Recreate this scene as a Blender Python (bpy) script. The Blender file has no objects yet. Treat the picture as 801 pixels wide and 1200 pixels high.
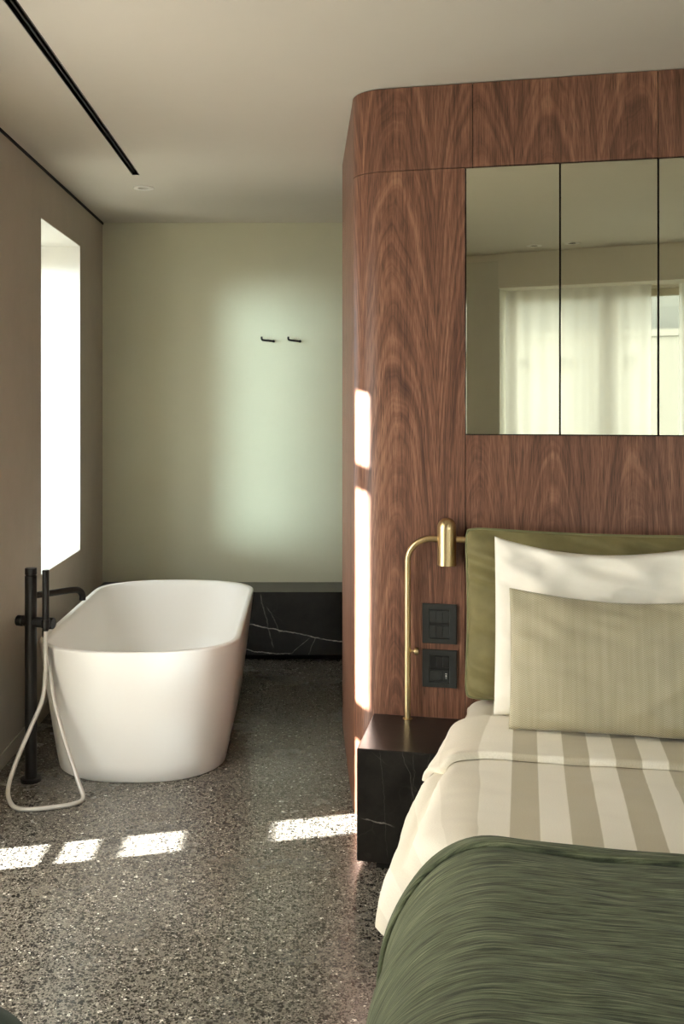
import bpy, bmesh, math, random
from mathutils import Vector, noise

random.seed(7)
scene = bpy.context.scene
COL = scene.collection
PI = math.pi

# ------------------------------------------------------------------ helpers
def link(o):
    COL.objects.link(o); return o

def tag(o, label=None, cat=None, group=None, kind=None):
    if label: o['label'] = label
    if cat: o['category'] = cat
    if group: o['group'] = group
    if kind: o['kind'] = kind
    return o

def thing(name, loc, label, cat, group=None):
    o = bpy.data.objects.new(name, None)
    o.empty_display_size = .05
    o.location = loc
    link(o)
    return tag(o, label, cat, group)

def rootloc(o):
    p = Vector((0, 0, 0))
    while o is not None:
        p = p + o.location; o = o.parent
    return p

def mk(name, verts, faces, mat=None, parent=None, smooth=False, uvs=None, fix=True):
    """verts in world coordinates -> one mesh object"""
    off = rootloc(parent) if parent else Vector((0, 0, 0))
    me = bpy.data.meshes.new(name)
    me.from_pydata([Vector(v) - off for v in verts], [], faces)
    if uvs:
        ul = me.uv_layers.new(name='UVMap')
        for p in me.polygons:
            for li in p.loop_indices:
                ul.data[li].uv = uvs[me.loops[li].vertex_index]
    if fix:
        bm = bmesh.new(); bm.from_mesh(me)
        bmesh.ops.recalc_face_normals(bm, faces=bm.faces)
        bm.to_mesh(me); bm.free()
    if smooth:
        for p in me.polygons: p.use_smooth = True
    if mat: me.materials.append(mat)
    o = bpy.data.objects.new(name, me)
    if parent: o.parent = parent
    return link(o)

class MB:
    """collects simple solids into one mesh"""
    def __init__(self): self.v = []; self.f = []
    def add(self, v, f):
        n = len(self.v); self.v += [tuple(p) for p in v]; self.f += [tuple(i + n for i in q) for q in f]; return self
    def box(self, lo, hi, bev=0.0, fn=None, seg=2):
        bm = bmesh.new()
        bmesh.ops.create_cube(bm, size=1.0)
        for q in bm.verts:
            q.co = Vector([lo[i] + (q.co[i] + .5) * (hi[i] - lo[i]) for i in range(3)])
        if bev > 0:
            bmesh.ops.bevel(bm, geom=list(bm.edges), offset=bev, segments=seg, profile=.5, affect='EDGES')
        bm.verts.ensure_lookup_table()
        vs = [fn(*q.co) if fn else tuple(q.co) for q in bm.verts]
        fs = [[q.index for q in f.verts] for f in bm.faces]
        bm.free()
        return self.add(vs, fs)
    def tube(self, pts, r, seg=12, caps=True):
        pts = [Vector(p) for p in pts]; n = len(pts)
        rr = r if isinstance(r, (list, tuple)) else [r] * n
        t0 = (pts[1] - pts[0]).normalized()
        a = Vector((0, 0, 1)) if abs(t0.z) < .9 else Vector((1, 0, 0))
        u = t0.cross(a).normalized()
        vs = []; fs = []
        for i in range(n):
            if i == 0: t = pts[1] - pts[0]
            elif i == n - 1: t = pts[-1] - pts[-2]
            else: t = (pts[i + 1] - pts[i]).normalized() + (pts[i] - pts[i - 1]).normalized()
            t.normalize()
            u = (u - t * u.dot(t)).normalized(); w = t.cross(u)
            for k in range(seg):
                an = 2 * PI * k / seg
                vs.append(pts[i] + (u * math.cos(an) + w * math.sin(an)) * rr[i])
        for i in range(n - 1):
            for k in range(seg):
                fs.append((i * seg + k, i * seg + (k + 1) % seg, (i + 1) * seg + (k + 1) % seg, (i + 1) * seg + k))
        if caps:
            fs.append(tuple(range(seg - 1, -1, -1))); fs.append(tuple((n - 1) * seg + k for k in range(seg)))
        return self.add(vs, fs)
    def lathe(self, prof, origin, axis=(0, 0, 1), seg=32, caps=True):
        """prof: list of (radius, height) along axis"""
        ax = Vector(axis).normalized()
        a = Vector((1, 0, 0)) if abs(ax.x) < .9 else Vector((0, 1, 0))
        u = ax.cross(a).normalized(); w = ax.cross(u); O = Vector(origin)
        vs = []; fs = []
        for (r, h) in prof:
            for k in range(seg):
                an = 2 * PI * k / seg
                vs.append(O + ax * h + (u * math.cos(an) + w * math.sin(an)) * max(r, 1e-5))
        for i in range(len(prof) - 1):
            for k in range(seg):
                fs.append((i * seg + k, i * seg + (k + 1) % seg, (i + 1) * seg + (k + 1) % seg, (i + 1) * seg + k))
        if caps:
            fs.append(tuple(range(seg - 1, -1, -1))); fs.append(tuple((len(prof) - 1) * seg + k for k in range(seg)))
        return self.add(vs, fs)
    def build(self, name, mat, parent=None, smooth=False, angle=40, uvfn=None):
        uvs = [uvfn(v) for v in self.v] if uvfn else None
        o = mk(name, self.v, self.f, mat, parent, False, uvs)
        if smooth: shade(o, angle)
        return o

def shade(o, angle=40):
    me = o.data
    bm = bmesh.new(); bm.from_mesh(me)
    for f in bm.faces: f.smooth = True
    for e in bm.edges:
        if len(e.link_faces) == 2 and e.calc_face_angle(0) > math.radians(angle): e.smooth = False
    bm.to_mesh(me); bm.free()

def spline(ctrl, n=12):
    """Catmull-Rom through points"""
    P = [Vector(c) for c in ctrl]; P = [2 * P[0] - P[1]] + P + [2 * P[-1] - P[-2]]
    out = []
    for i in range(1, len(P) - 2):
        for k in range(n):
            t = k / n
            a, b, c, d = P[i - 1], P[i], P[i + 1], P[i + 2]
            out.append(.5 * ((2 * b) + (c - a) * t + (2 * a - 5 * b + 4 * c - d) * t * t + (3 * b - a - 3 * c + d) * t ** 3))
    out.append(P[-2]); return out

def lerp_table(tab, x):
    if x <= tab[0][0]: return tab[0][1]
    for (a, va), (b, vb) in zip(tab, tab[1:]):
        if x <= b:
            t = (x - a) / (b - a); t = t * t * (3 - 2 * t) if len(tab) < 3 else t
            return va + (vb - va) * t
    return tab[-1][1]

def sm(a, b, x):
    t = min(1, max(0, (x - a) / (b - a))); return t * t * (3 - 2 * t)

# ------------------------------------------------------------------ node materials
class NT:
    def __init__(self, name):
        self.m = bpy.data.materials.new(name); self.m.use_nodes = True
        self.t = self.m.node_tree; self.N = self.t.nodes; self.L = self.t.links
        self.bsdf = self.N['Principled BSDF']; self.out = self.N['Material Output']
    def n(self, typ, **kw):
        o = self.N.new(typ)
        for k, v in kw.items(): setattr(o, k, v)
        return o
    def put(self, sock, v):
        if isinstance(v, bpy.types.NodeSocket): self.L.new(v, sock)
        elif isinstance(v, (tuple, list)) and len(v) == 3 and sock.type == 'RGBA': sock.default_value = (*v, 1)
        else: sock.default_value = v
    def math(self, op, a, b=0.0, c=None, clamp=False):
        o = self.n('ShaderNodeMath', operation=op, use_clamp=clamp)
        self.put(o.inputs[0], a); self.put(o.inputs[1], b)
        if c is not None: self.put(o.inputs[2], c)
        return o.outputs[0]
    def maprange(self, v, a, b, c=0.0, d=1.0, smooth=False):
        o = self.n('ShaderNodeMapRange', interpolation_type='SMOOTHSTEP' if smooth else 'LINEAR')
        for i, q in enumerate((v, a, b, c, d)): self.put(o.inputs[i], q)
        return o.outputs[0]
    def mix(self, f, a, b, mode='MIX'):
        o = self.n('ShaderNodeMix', data_type='RGBA', blend_type=mode)
        self.put(o.inputs[0], f); self.put(o.inputs[6], a); self.put(o.inputs[7], b)
        return o.outputs[2]
    def uv(self):
        o = self.n('ShaderNodeUVMap'); return o.outputs[0]
    def gen(self):
        return self.n('ShaderNodeNewGeometry').outputs['Position']
    def sep(self, v):
        o = self.n('ShaderNodeSeparateXYZ'); self.put(o.inputs[0], v); return o.outputs
    def comb(self, x=0.0, y=0.0, z=0.0):
        o = self.n('ShaderNodeCombineXYZ')
        for i, q in enumerate((x, y, z)): self.put(o.inputs[i], q)
        return o.outputs[0]
    def scale(self, v, s):
        o = self.n('ShaderNodeVectorMath', operation='MULTIPLY'); self.put(o.inputs[0], v); o.inputs[1].default_value = s
        return o.outputs[0]
    def noise(self, v, scale=5, detail=3, rough=.5, dist=0.0, dims='3D'):
        o = self.n('ShaderNodeTexNoise', noise_dimensions=dims)
        self.put(o.inputs['Vector'], v); o.inputs['Scale'].default_value = scale
        o.inputs['Detail'].default_value = detail; o.inputs['Roughness'].default_value = rough
        o.inputs['Distortion'].default_value = dist
        return o.outputs[0]
    def voro(self, v, scale, feature='F1', rnd=1.0):
        o = self.n('ShaderNodeTexVoronoi', feature=feature)
        self.put(o.inputs['Vector'], v); o.inputs['Scale'].default_value = scale
        o.inputs['Randomness'].default_value = rnd
        return o
    def ramp(self, f, stops, interp='LINEAR'):
        o = self.n('ShaderNodeValToRGB'); o.color_ramp.interpolation = interp
        el = o.color_ramp.elements
        while len(el) < len(stops): el.new(.5)
        for e, (p, c) in zip(el, stops): e.position = p; e.color = (*c, 1)
        self.put(o.inputs[0], f); return o.outputs[0]
    def bump(self, h, strength=.2, dist=.01):
        o = self.n('ShaderNodeBump'); self.put(o.inputs['Height'], h)
        o.inputs['Strength'].default_value = strength; o.inputs['Distance'].default_value = dist
        self.L.new(o.outputs[0], self.bsdf.inputs['Normal']); return o
    def set(self, **kw):
        for k, v in kw.items(): self.put(self.bsdf.inputs[k.replace('_', ' ')], v)
        return self
    def shader(self, sock): self.L.new(sock, self.out.inputs['Surface'])

def srgb(r, g, b):
    f = lambda c: c / 12.92 if c <= .04045 else ((c + .055) / 1.055) ** 2.4
    return tuple(f(c / 255) for c in (r, g, b))

def plain(name, col, rough=.5, metal=0.0, **kw):
    m = NT(name); m.set(Base_Color=col, Roughness=rough, Metallic=metal, **kw); return m.m

def plaster(name, col, var=.06, rough=.9, bump=.05):
    m = NT(name); g = m.gen()
    n1 = m.noise(g, 1.3, 5, .6); n2 = m.noise(g, 9, 5, .65); n3 = m.noise(g, 160, 2, .6)
    f = m.math('ADD', m.math('MULTIPLY', n1, .65), m.math('MULTIPLY', n2, .35))
    lo = tuple(c * (1 - var) for c in col); hi = tuple(min(1, c * (1 + var)) for c in col)
    m.set(Base_Color=m.mix(m.maprange(f, .3, .7), lo, hi), Roughness=rough)
    m.bump(m.math('ADD', n3, m.math('MULTIPLY', n2, 1.2)), bump, .004)
    return m.m

def walnut():
    m = NT('walnut_veneer'); uv = m.uv(); s = m.sep(uv); U, V = s[0], s[1]
    W = .2615
    # wobble so the leaves do not look ruled
    wob = m.noise(m.comb(m.math('MULTIPLY', U, 5.0), m.math('MULTIPLY', V, 1.1), 3.0), 1.0, 3, .55)
    u2 = m.math('ADD', U, m.math('MULTIPLY', m.math('SUBTRACT', wob, .5), .03))
    leaf = m.math('FLOOR', m.math('DIVIDE', m.math('ADD', u2, -.017), W))
    rnd = m.n('ShaderNodeTexWhiteNoise', noise_dimensions='1D'); m.put(rnd.inputs['W'], leaf)
    r1 = rnd.outputs['Value']
    x = m.math('MULTIPLY', m.math('SUBTRACT', m.math('FRACT', m.math('DIVIDE', m.math('ADD', u2, -.017), W)), .5), W)
    x = m.math('ADD', x, m.math('MULTIPLY', m.math('SUBTRACT', r1, .5), .05))
    # plain-sawn cut through growth rings: distance to the log axis gives the cathedral arches
    nz = m.noise(m.comb(m.math('MULTIPLY', U, 7.0), m.math('MULTIPLY', V, 1.6), r1), 1.0, 3, .5)
    h = m.math('ADD', m.math('MULTIPLY', m.math('ADD', V, m.math('MULTIPLY', r1, .4)), .085),
               m.math('MULTIPLY', m.math('SUBTRACT', nz, .5), .03))
    R = m.math('SQRT', m.math('ADD', m.math('MULTIPLY', x, x), m.math('MULTIPLY', h, h)))
    ring1 = m.noise(m.comb(m.math('MULTIPLY', R, 130.0), r1, 0.0), 1.0, 4, .65)
    ring2 = m.noise(m.comb(m.math('MULTIPLY', R, 30.0), m.math('ADD', r1, 7.0), 0.0), 1.0, 1, .5)
    streak = m.noise(m.comb(m.math('MULTIPLY', U, 30.0), m.math('MULTIPLY', V, .5), 9.0), 1.0, 5, .65)
    pore = m.noise(m.comb(m.math('MULTIPLY', U, 520.0), m.math('MULTIPLY', V, 14.0), 2.0), 1.0, 2, .6)
    fine = m.noise(m.comb(m.math('MULTIPLY', U, 170.0), m.math('MULTIPLY', V, 2.2), 5.0), 1.0, 3, .6)
    v = m.math('ADD', m.math('MULTIPLY', ring1, .40), m.math('MULTIPLY', ring2, .12))
    v = m.math('ADD', v, m.math('MULTIPLY', streak, .28))
    v = m.math('ADD', v, m.math('MULTIPLY', fine, .20))
    col = m.ramp(v, [(.36, srgb(66, 42, 33)), (.44, srgb(100, 66, 51)), (.52, srgb(131, 90, 70)), (.62, srgb(166, 121, 95))])
    col = m.mix(m.maprange(pore, .32, .52, .75, 0.0), col, srgb(58, 36, 28))
    m.set(Base_Color=col, Roughness=m.maprange(pore, .3, .6, .50, .40))
    m.bsdf.inputs['Specular IOR Level'].default_value = .38
    m.bump(m.math('ADD', pore, m.math('MULTIPLY', fine, .5)), .12, .001)
    return m.m

def terrazzo():
    m = NT('terrazzo'); g = m.gen()
    w = m.n('ShaderNodeVectorMath', operation='ADD')
    nn = m.n('ShaderNodeTexNoise'); nn.inputs['Scale'].default_value = 90; m.put(nn.inputs['Vector'], g)
    m.L.new(m.scale(nn.outputs['Color'], (.006, .006, .006)), w.inputs[1]); m.put(w.inputs[0], g)
    p = w.outputs[0]
    base = m.mix(m.maprange(m.noise(g, 1.2, 4, .6), .3, .7), srgb(122, 117, 108), srgb(140, 135, 125))
    fine = m.noise(g, 300, 3, .7)
    base = m.mix(m.maprange(fine, .35, .65), m.mix(.5, base, srgb(62, 60, 56)), base)
    for sc, size, thr in ((74, .50, .30), (128, .50, .30), (230, .52, .35)):
        vv = m.voro(p, sc)
        cs = m.sep(vv.outputs['Color'])
        chip = m.ramp(cs[0], [(0, srgb(26, 25, 24)), (.34, srgb(48, 46, 43)), (.52, srgb(84, 80, 74)), (.70, srgb(126, 121, 112)), (.88, srgb(160, 154, 143)), (.982, srgb(226, 222, 212))], 'CONSTANT')
        inside = m.maprange(vv.outputs['Distance'], size, size - .08)
        use = m.math('GREATER_THAN', cs[1], thr)
        base = m.mix(m.math('MULTIPLY', inside, use), base, chip)
    m.set(Base_Color=base, Roughness=m.maprange(m.noise(g, 3, 4, .6), .3, .7, .20, .30))
    m.bsdf.inputs['Specular IOR Level'].default_value = .55
    m.bump(m.noise(g, 220, 2, .5), .03, .002)
    return m.m

def marble(name, pq, veins, wscale=1.0, rough=.28):
    """black stone; pq(m) gives two coordinate sockets, veins: (p0,q0,p1,q1,width,strength)"""
    m = NT(name); g = m.gen(); p, q = pq(m, g)
    n1 = m.noise(g, 7, 4, .6); n2 = m.noise(g, 33, 3, .6)
    wob = m.math('ADD', m.math('MULTIPLY', m.math('SUBTRACT', n1, .5), .035), m.math('MULTIPLY', m.math('SUBTRACT', n2, .5), .012))
    base = m.mix(m.maprange(m.noise(g, 14, 5, .65), .35, .75), srgb(20, 19, 18), srgb(44, 41, 38))
    # faint hairline web
    ww = m.n('ShaderNodeVectorMath', operation='ADD'); m.put(ww.inputs[0], g)
    nv = m.n('ShaderNodeTexNoise'); nv.inputs['Scale'].default_value = 5; nv.inputs['Detail'].default_value = 4; m.put(nv.inputs['Vector'], g)
    m.L.new(m.scale(nv.outputs['Color'], (.25, .25, .25)), ww.inputs[1])
    vo = m.voro(ww.outputs[0], 4.2, 'DISTANCE_TO_EDGE')
    web = m.math('MULTIPLY', m.maprange(vo.outputs['Distance'], .0, .018, 1, 0), m.maprange(m.noise(g, 6, 2, .5), .5, .7, 0, .10))
    col = m.mix(web, base, srgb(150, 145, 136))
    br = m.maprange(m.noise(g, 21, 3, .6), .3, .55, .25, 1.0)
    for (p0, q0, p1, q1, wd, st) in veins:
        if abs(p1 - p0) >= abs(q1 - q0): a, b, a0, b0, a1, b1 = p, q, p0, q0, p1, q1
        else: a, b, a0, b0, a1, b1 = q, p, q0, p0, q1, p1
        if a1 < a0: a0, b0, a1, b1 = a1, b1, a0, b0
        line = m.math('ADD', m.math('MULTIPLY', m.math('SUBTRACT', a, a0), (b1 - b0) / (a1 - a0)), b0)
        dist = m.math('ABSOLUTE', m.math('SUBTRACT', m.math('ADD', b, wob), line))
        k = m.maprange(dist, wd * .35, wd, 1, 0, True)
        pad = .01
        k = m.math('MULTIPLY', k, m.math('MULTIPLY', m.maprange(a, a0 - pad, a0 + pad), m.maprange(a, a1 - pad, a1 + pad, 1, 0)))
        col = m.mix(m.math('MULTIPLY', m.math('MULTIPLY', k, br), st), col, srgb(222, 216, 204))
    m.set(Base_Color=col, Roughness=rough)
    return m.m

def fabric(name, col, var=.08, rough=.9, sheen=.3, weave=700, bump=.15):
    m = NT(name); g = m.gen()
    f = m.math('ADD', m.math('MULTIPLY', m.noise(g, 6, 4, .6), .6), m.math('MULTIPLY', m.noise(g, weave, 2, .6), .4))
    lo = tuple(c * (1 - var) for c in col); hi = tuple(min(1, c * (1 + var)) for c in col)
    m.set(Base_Color=m.mix(m.maprange(f, .35, .65), lo, hi), Roughness=rough, Sheen_Weight=sheen)
    m.bump(m.noise(g, weave, 2, .6), bump, .001)
    return m.m

def stripes():
    m = NT('striped_sateen'); s = m.sep(m.uv()); U = s[0]
    ph = m.math('FRACT', m.math('DIVIDE', m.math('SUBTRACT', U, .536), .1342))
    dark = m.math('MULTIPLY', m.maprange(ph, .0, .015), m.maprange(ph, .495, .51, 1, 0))
    dark = m.math('MULTIPLY', dark, m.maprange(U, .42, .54, .25, 1.0))
    weave = m.noise(m.comb(m.math('MULTIPLY', U, 300), m.math('MULTIPLY', s[1], 900), 0.0), 1, 2, .5)
    a = m.mix(m.maprange(weave, .3, .7), srgb(234, 227, 211), srgb(245, 239, 225))
    b = m.mix(m.maprange(weave, .3, .7), srgb(184, 174, 150), srgb(198, 188, 164))
    m.set(Base_Color=m.mix(dark, a, b), Roughness=m.maprange(dark, 0, 1, .62, .5), Sheen_Weight=.15)
    m.bump(weave, .05, .001)
    return m.m

def throwmat():
    m = NT('ribbed_green_wool'); s = m.sep(m.uv())
    wob = m.noise(m.comb(m.math('MULTIPLY', s[0], 4), m.math('MULTIPLY', s[1], 9), 1.0), 1, 3, .5)
    d = m.math('ADD', s[1], m.math('MULTIPLY', wob, .002))
    rib = m.noise(m.comb(m.math('MULTIPLY', s[0], 9.0), m.math('MULTIPLY', d, 300.0), 2.0), 1, 2, .55)
    patch = m.noise(m.comb(m.math('MULTIPLY', s[0], 12.0), m.math('MULTIPLY', d, 55.0), 5.0), 1, 4, .7)
    fine = m.noise(m.comb(m.math('MULTIPLY', s[0], 900.0), m.math('MULTIPLY', s[1], 900.0), 5.0), 1, 2, .6)
    v = m.math('ADD', m.math('MULTIPLY', rib, .58), m.math('ADD', m.math('MULTIPLY', patch, .28), m.math('MULTIPLY', fine, .14)))
    col = m.ramp(v, [(.38, srgb(40, 45, 33)), (.46, srgb(71, 78, 57)), (.54, srgb(97, 104, 78)), (.64, srgb(132, 138, 110))])
    m.set(Base_Color=col, Roughness=.95, Sheen_Weight=.06)
    m.bump(m.math('ADD', rib, m.math('MULTIPLY', fine, .3)), .5, .003)
    return m.m

def herringbone():
    m = NT('herringbone_weave'); s = m.sep(m.uv())
    cx = m.math('DIVIDE', s[0], .0135)
    zig = m.math('ABSOLUTE', m.math('SUBTRACT', m.math('FRACT', cx), .5))
    ph = m.math('FRACT', m.math('DIVIDE', m.math('ADD', s[1], m.math('MULTIPLY', zig, .0105)), .0052))
    k = m.maprange(m.math('ABSOLUTE', m.math('SUBTRACT', ph, .5)), .12, .38, 0, 1, True)
    big = m.noise(m.comb(m.math('MULTIPLY', s[0], 60), m.math('MULTIPLY', s[1], 3), 0.0), 1, 3, .6)
    a = m.mix(m.maprange(big, .3, .7), srgb(146, 137, 108), srgb(158, 150, 122))
    b = m.mix(m.maprange(big, .3, .7), srgb(186, 178, 150), srgb(200, 192, 166))
    m.set(Base_Color=m.mix(k, a, b), Roughness=.55, Sheen_Weight=.2)
    m.bump(k, .12, .001)
    return m.m

def velvet(name, col):
    m = NT(name); g = m.gen()
    lw = m.n('ShaderNodeLayerWeight'); lw.inputs['Blend'].default_value = .35
    f = m.noise(g, 14, 4, .6)
    base = m.mix(m.maprange(f, .3, .7), tuple(c * .85 for c in col), tuple(c * 1.1 for c in col))
    m.set(Base_Color=base, Roughness=.75, Sheen_Weight=.7, Sheen_Roughness=.3, Sheen_Tint=(*srgb(206, 196, 150), 1))
    m.bump(m.noise(g, 500, 2, .6), .1, .001)
    return m.m

def pane_mat(name, tint=(.97, .985, .98), gloss=.06):
    m = NT(name)
    t = m.n('ShaderNodeBsdfTransparent'); t.inputs[0].default_value = (*tint, 1)
    gl = m.n('ShaderNodeBsdfGlossy'); gl.inputs['Roughness'].default_value = .01
    mx = m.n('ShaderNodeMixShader'); mx.inputs[0].default_value = gloss
    m.L.new(t.outputs[0], mx.inputs[1]); m.L.new(gl.outputs[0], mx.inputs[2]); m.shader(mx.outputs[0])
    return m.m

def translucent_mat(name, col, tr=.7, through=0.0, weave=500):
    m = NT(name)
    d = m.n('ShaderNodeBsdfDiffuse'); d.inputs[0].default_value = (*col, 1)
    t = m.n('ShaderNodeBsdfTranslucent'); t.inputs[0].default_value = (*col, 1)
    mx = m.n('ShaderNodeMixShader'); mx.inputs[0].default_value = tr
    m.L.new(d.outputs[0], mx.inputs[1]); m.L.new(t.outputs[0], mx.inputs[2])
    o = mx.outputs[0]
    if through:
        p = m.n('ShaderNodeBsdfTransparent'); mx2 = m.n('ShaderNodeMixShader'); mx2.inputs[0].default_value = through
        m.L.new(o, mx2.inputs[1]); m.L.new(p.outputs[0], mx2.inputs[2]); o = mx2.outputs[0]
    m.shader(o); return m.m

def brass_mat():
    m = NT('brushed_brass'); g = m.gen()
    n = m.noise(m.scale(g, (900, 900, 6)), 1, 2, .5)
    m.set(Base_Color=m.mix(n, srgb(204, 178, 132), srgb(220, 196, 150)), Metallic=1.0, Roughness=m.maprange(n, .3, .7, .26, .36))
    return m.m

M = {}
M['walnut'] = walnut()
M['core'] = plain('cabinet_core', srgb(30, 20, 16), .9)
M['floor'] = terrazzo()
M['plaster'] = plaster('taupe_plaster', srgb(180, 170, 155), .08, .92, .10)
M['reveal'] = plaster('pale_plaster', srgb(214, 212, 204), .06, .9, .10)
M['sage'] = plaster('sage_wall_paint', srgb(198, 195, 168), .03, .8, .03)
M['ceiling'] = plaster('ceiling_paint', srgb(200, 193, 179), .02, .85, .02)
M['white_wall'] = plaster('white_wall_paint', srgb(222, 218, 204), .02, .85, .02)
M['grey_panel'] = plaster('grey_wallcover', srgb(212, 210, 198), .06, .9, .2)
M['gap'] = plain('shadow_gap', srgb(28, 26, 24), .9)  # near-black colour standing for the shade inside gaps
M['tub'] = plain('tub_composite', srgb(240, 237, 231), .38)
M['black'] = plain('matte_black_metal', srgb(34, 33, 32), .38, .6)
M['black_plastic'] = plain('black_plastic', srgb(34, 36, 34), .45)
M['black_key'] = plain('black_switch_key', srgb(24, 24, 23), .35)
M['icon'] = plain('pale_print', srgb(200, 200, 195), .6)
M['hose'] = plain('grey_hose', srgb(196, 192, 184), .38, .25)
M['brass'] = brass_mat()
M['white_plastic'] = plain('white_plastic', srgb(226, 222, 212), .5)
M['frame'] = plain('window_frame_paint', srgb(196, 188, 166), .6)
M['glass'] = pane_mat('window_glass')
M['frost'] = translucent_mat('frosted_glass', (.86, .93, .93), .85)
M['sheer'] = translucent_mat('sheer_linen', (.50, .485, .46), .35)
M['voile'] = translucent_mat('window_voile', (.84, .83, .79), .66, .26)
M['screen'] = translucent_mat('awning_cloth', (.96, .95, .92), .7)
M['cotton'] = fabric('white_cotton', srgb(245, 241, 230), .025, .8, .15, 600, .06)
M['stripe'] = stripes()
M['throw'] = throwmat()
M['herring'] = herringbone()
M['velvet'] = velvet('olive_velvet', srgb(124, 116, 76))
M['piping'] = velvet('olive_piping', srgb(120, 120, 84))
M['mattress'] = fabric('mattress_ticking', srgb(220, 216, 204), .03)
M['bedbase'] = fabric('bed_base_cloth', srgb(60, 56, 50), .1)
M['pouf'] = fabric('dark_green_boucle', srgb(30, 46, 35), .2, .95, .0, 260, .5)
M['facade'] = plaster('facade_render', srgb(132, 132, 126), .03)
M['facade_grey'] = plaster('facade_grey_render', srgb(112, 114, 110), .04)
M['ground'] = plaster('street_paving', srgb(140, 138, 130), .08)
M['shutter'] = plain('grey_shutter', srgb(60, 64, 62), .5)
def mirror_mat():
    m = NT('bronze_mirror')
    m.set(Base_Color=srgb(210, 208, 188), Metallic=1.0, Roughness=.015)
    return m.m
M['mirror'] = mirror_mat()

# ------------------------------------------------------------------ frames of reference
CAMH = 1.415; CEIL = 2.5
TH = math.radians(12.4)
P0 = Vector((.175, 3.449)); T2 = Vector((math.cos(TH), -math.sin(TH))); N2 = Vector((-math.sin(TH), -math.cos(TH)))
def W(s, d, z):
    """s along the headboard wall, d out of it, z up"""
    return (P0.x + T2.x * s + N2.x * d, P0.y + T2.y * s + N2.y * d, z)
def invW(v):
    q = Vector((v[0] - P0.x, v[1] - P0.y)); return (q.dot(T2), q.dot(N2), v[2])

XL = -1.18; YB = 5.927; XR = 3.2; YR = -.65; WT = .42

def grid_plane(us, vs, holes, fn):
    """rectangle grid with rectangular holes -> verts, faces"""
    idx = {}; V = []; F = []
    def vid(i, j):
        if (i, j) not in idx: idx[(i, j)] = len(V); V.append(fn(us[i], vs[j]))
        return idx[(i, j)]
    for i in range(len(us) - 1):
        for j in range(len(vs) - 1):
            cu = (us[i] + us[i + 1]) / 2; cv = (vs[j] + vs[j + 1]) / 2
            if any(a < cu < b and c < cv < d for a, b, c, d in holes): continue
            F.append((vid(i, j), vid(i + 1, j), vid(i + 1, j + 1), vid(i, j + 1)))
    return V, F

def slab(name, ulo, uhi, vlo, vhi, holes, fn, w0, w1, mat, kind='structure', parent=None):
    """thick wall/ceiling with through-holes; fn(u,v,w)"""
    us = sorted({ulo, uhi, *[h[0] for h in holes], *[h[1] for h in holes]})
    vs = sorted({vlo, vhi, *[h[2] for h in holes], *[h[3] for h in holes]})
    b = MB()
    for w in (w0, w1):
        b.add(*grid_plane(us, vs, holes, lambda u, v: fn(u, v, w)))
    def rim(a, c, e, f):
        q = [(a, e), (c, e), (c, f), (a, f)]
        for (x, y), (x2, y2) in zip(q, q[1:] + q[:1]):
            b.add([fn(x, y, w0), fn(x2, y2, w0), fn(x2, y2, w1), fn(x, y, w1)], [(0, 1, 2, 3)])
    rim(ulo, uhi, vlo, vhi)
    for h in holes: rim(*h)
    bm = bmesh.new()
    o = b.build(name, mat, parent)
    bm.from_mesh(o.data); bmesh.ops.remove_doubles(bm, verts=bm.verts, dist=1e-5)
    bmesh.ops.recalc_face_normals(bm, faces=bm.faces); bm.to_mesh(o.data); bm.free()
    if kind and not parent: o['kind'] = kind
    return o

def struct(o):
    o['kind'] = 'structure'; return o

# ------------------------------------------------------------------ room shell
WIN1 = (4.536, 5.335, .655, 2.27)          # bathroom slit window in the left wall
WIN2 = (1.75, 3.19, .03, 2.40)             # tall window further forward in the left wall
struct(MB().box((XL - WT, YR - .35, -.2), (XR + .15, YB + .15, 0)).build('floor', M['floor']))
TRK = (-.799, -.763, .2, 4.706)
DLS = [(-.789, 4.985), (.033, -.14), (.283, -.14)]
holes = [TRK] + [(x - .034, x + .034, y - .034, y + .034) for x, y in DLS]
slab('ceiling', XL - WT, XR + .15, YR - .35, YB + .15, holes, lambda u, v, w: (u, v, w), CEIL, CEIL + .18, M['ceiling'])
slab('wall_left', YR - .35, YB + .15, 0, CEIL, [WIN1, WIN2], lambda u, v, w: (w, u, v), XL, XL - WT, M['plaster'])
struct(MB().box((XL - WT, YB, 0), (XR + .15, YB + .15, CEIL)).build('wall_back', M['sage']))
struct(MB().box((XR, YR - .35, 0), (XR + .15, YB + .15, CEIL)).build('wall_right', M['white_wall']))
# flush skirting of the left wall and a dark strip painted as the shadow gap under the ceiling
struct(MB().box((XL, WIN2[1] + .02, .0), (XL + .006, 5.6, .062), .002).build('baseboard_left', M['plaster']))
struct(MB().box((XL, YR, CEIL - .012), (XL + .006, YB, CEIL)).build('shadow_gap_strip', M['gap']))

# bathroom window : pale plastered reveal, slim frame, head deepened to shade the jamb, clear pane
y0, y1, z0, z1 = WIN1
win1 = MB()
fr = .035
X0, X1 = XL - WT + .02, XL - WT + .07
for lo, hi in (((y0, z0), (y0 + fr, z1)), ((y1 - fr, z0), (y1, z1)), ((y0, z0), (y1, z0 + fr)), ((y0, z1 - .12), (y1, z1))):
    win1.box((X0, lo[0], lo[1]), (X1, hi[0], hi[1]), .003)
w1 = struct(win1.build('window_1', M['frame']))
pn = MB().box((XL - WT + .04, y0 + fr, z0 + fr), (XL - WT + .048, y1 - fr, z1 - fr)).build('pane', M['glass'], w1)
lining = MB()
e = .004
xa, xb = XL - WT + .07, XL - .0005
lining.box((xa, y0, z0), (xb, y0 + e, z1)); lining.box((xa, y1 - e, z0), (xb, y1, z1))
lining.box((xa, y0, z0), (xb, y1, z0 + e)); lining.box((xa, y0, z1 - e), (xb, y1, z1))
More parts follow.
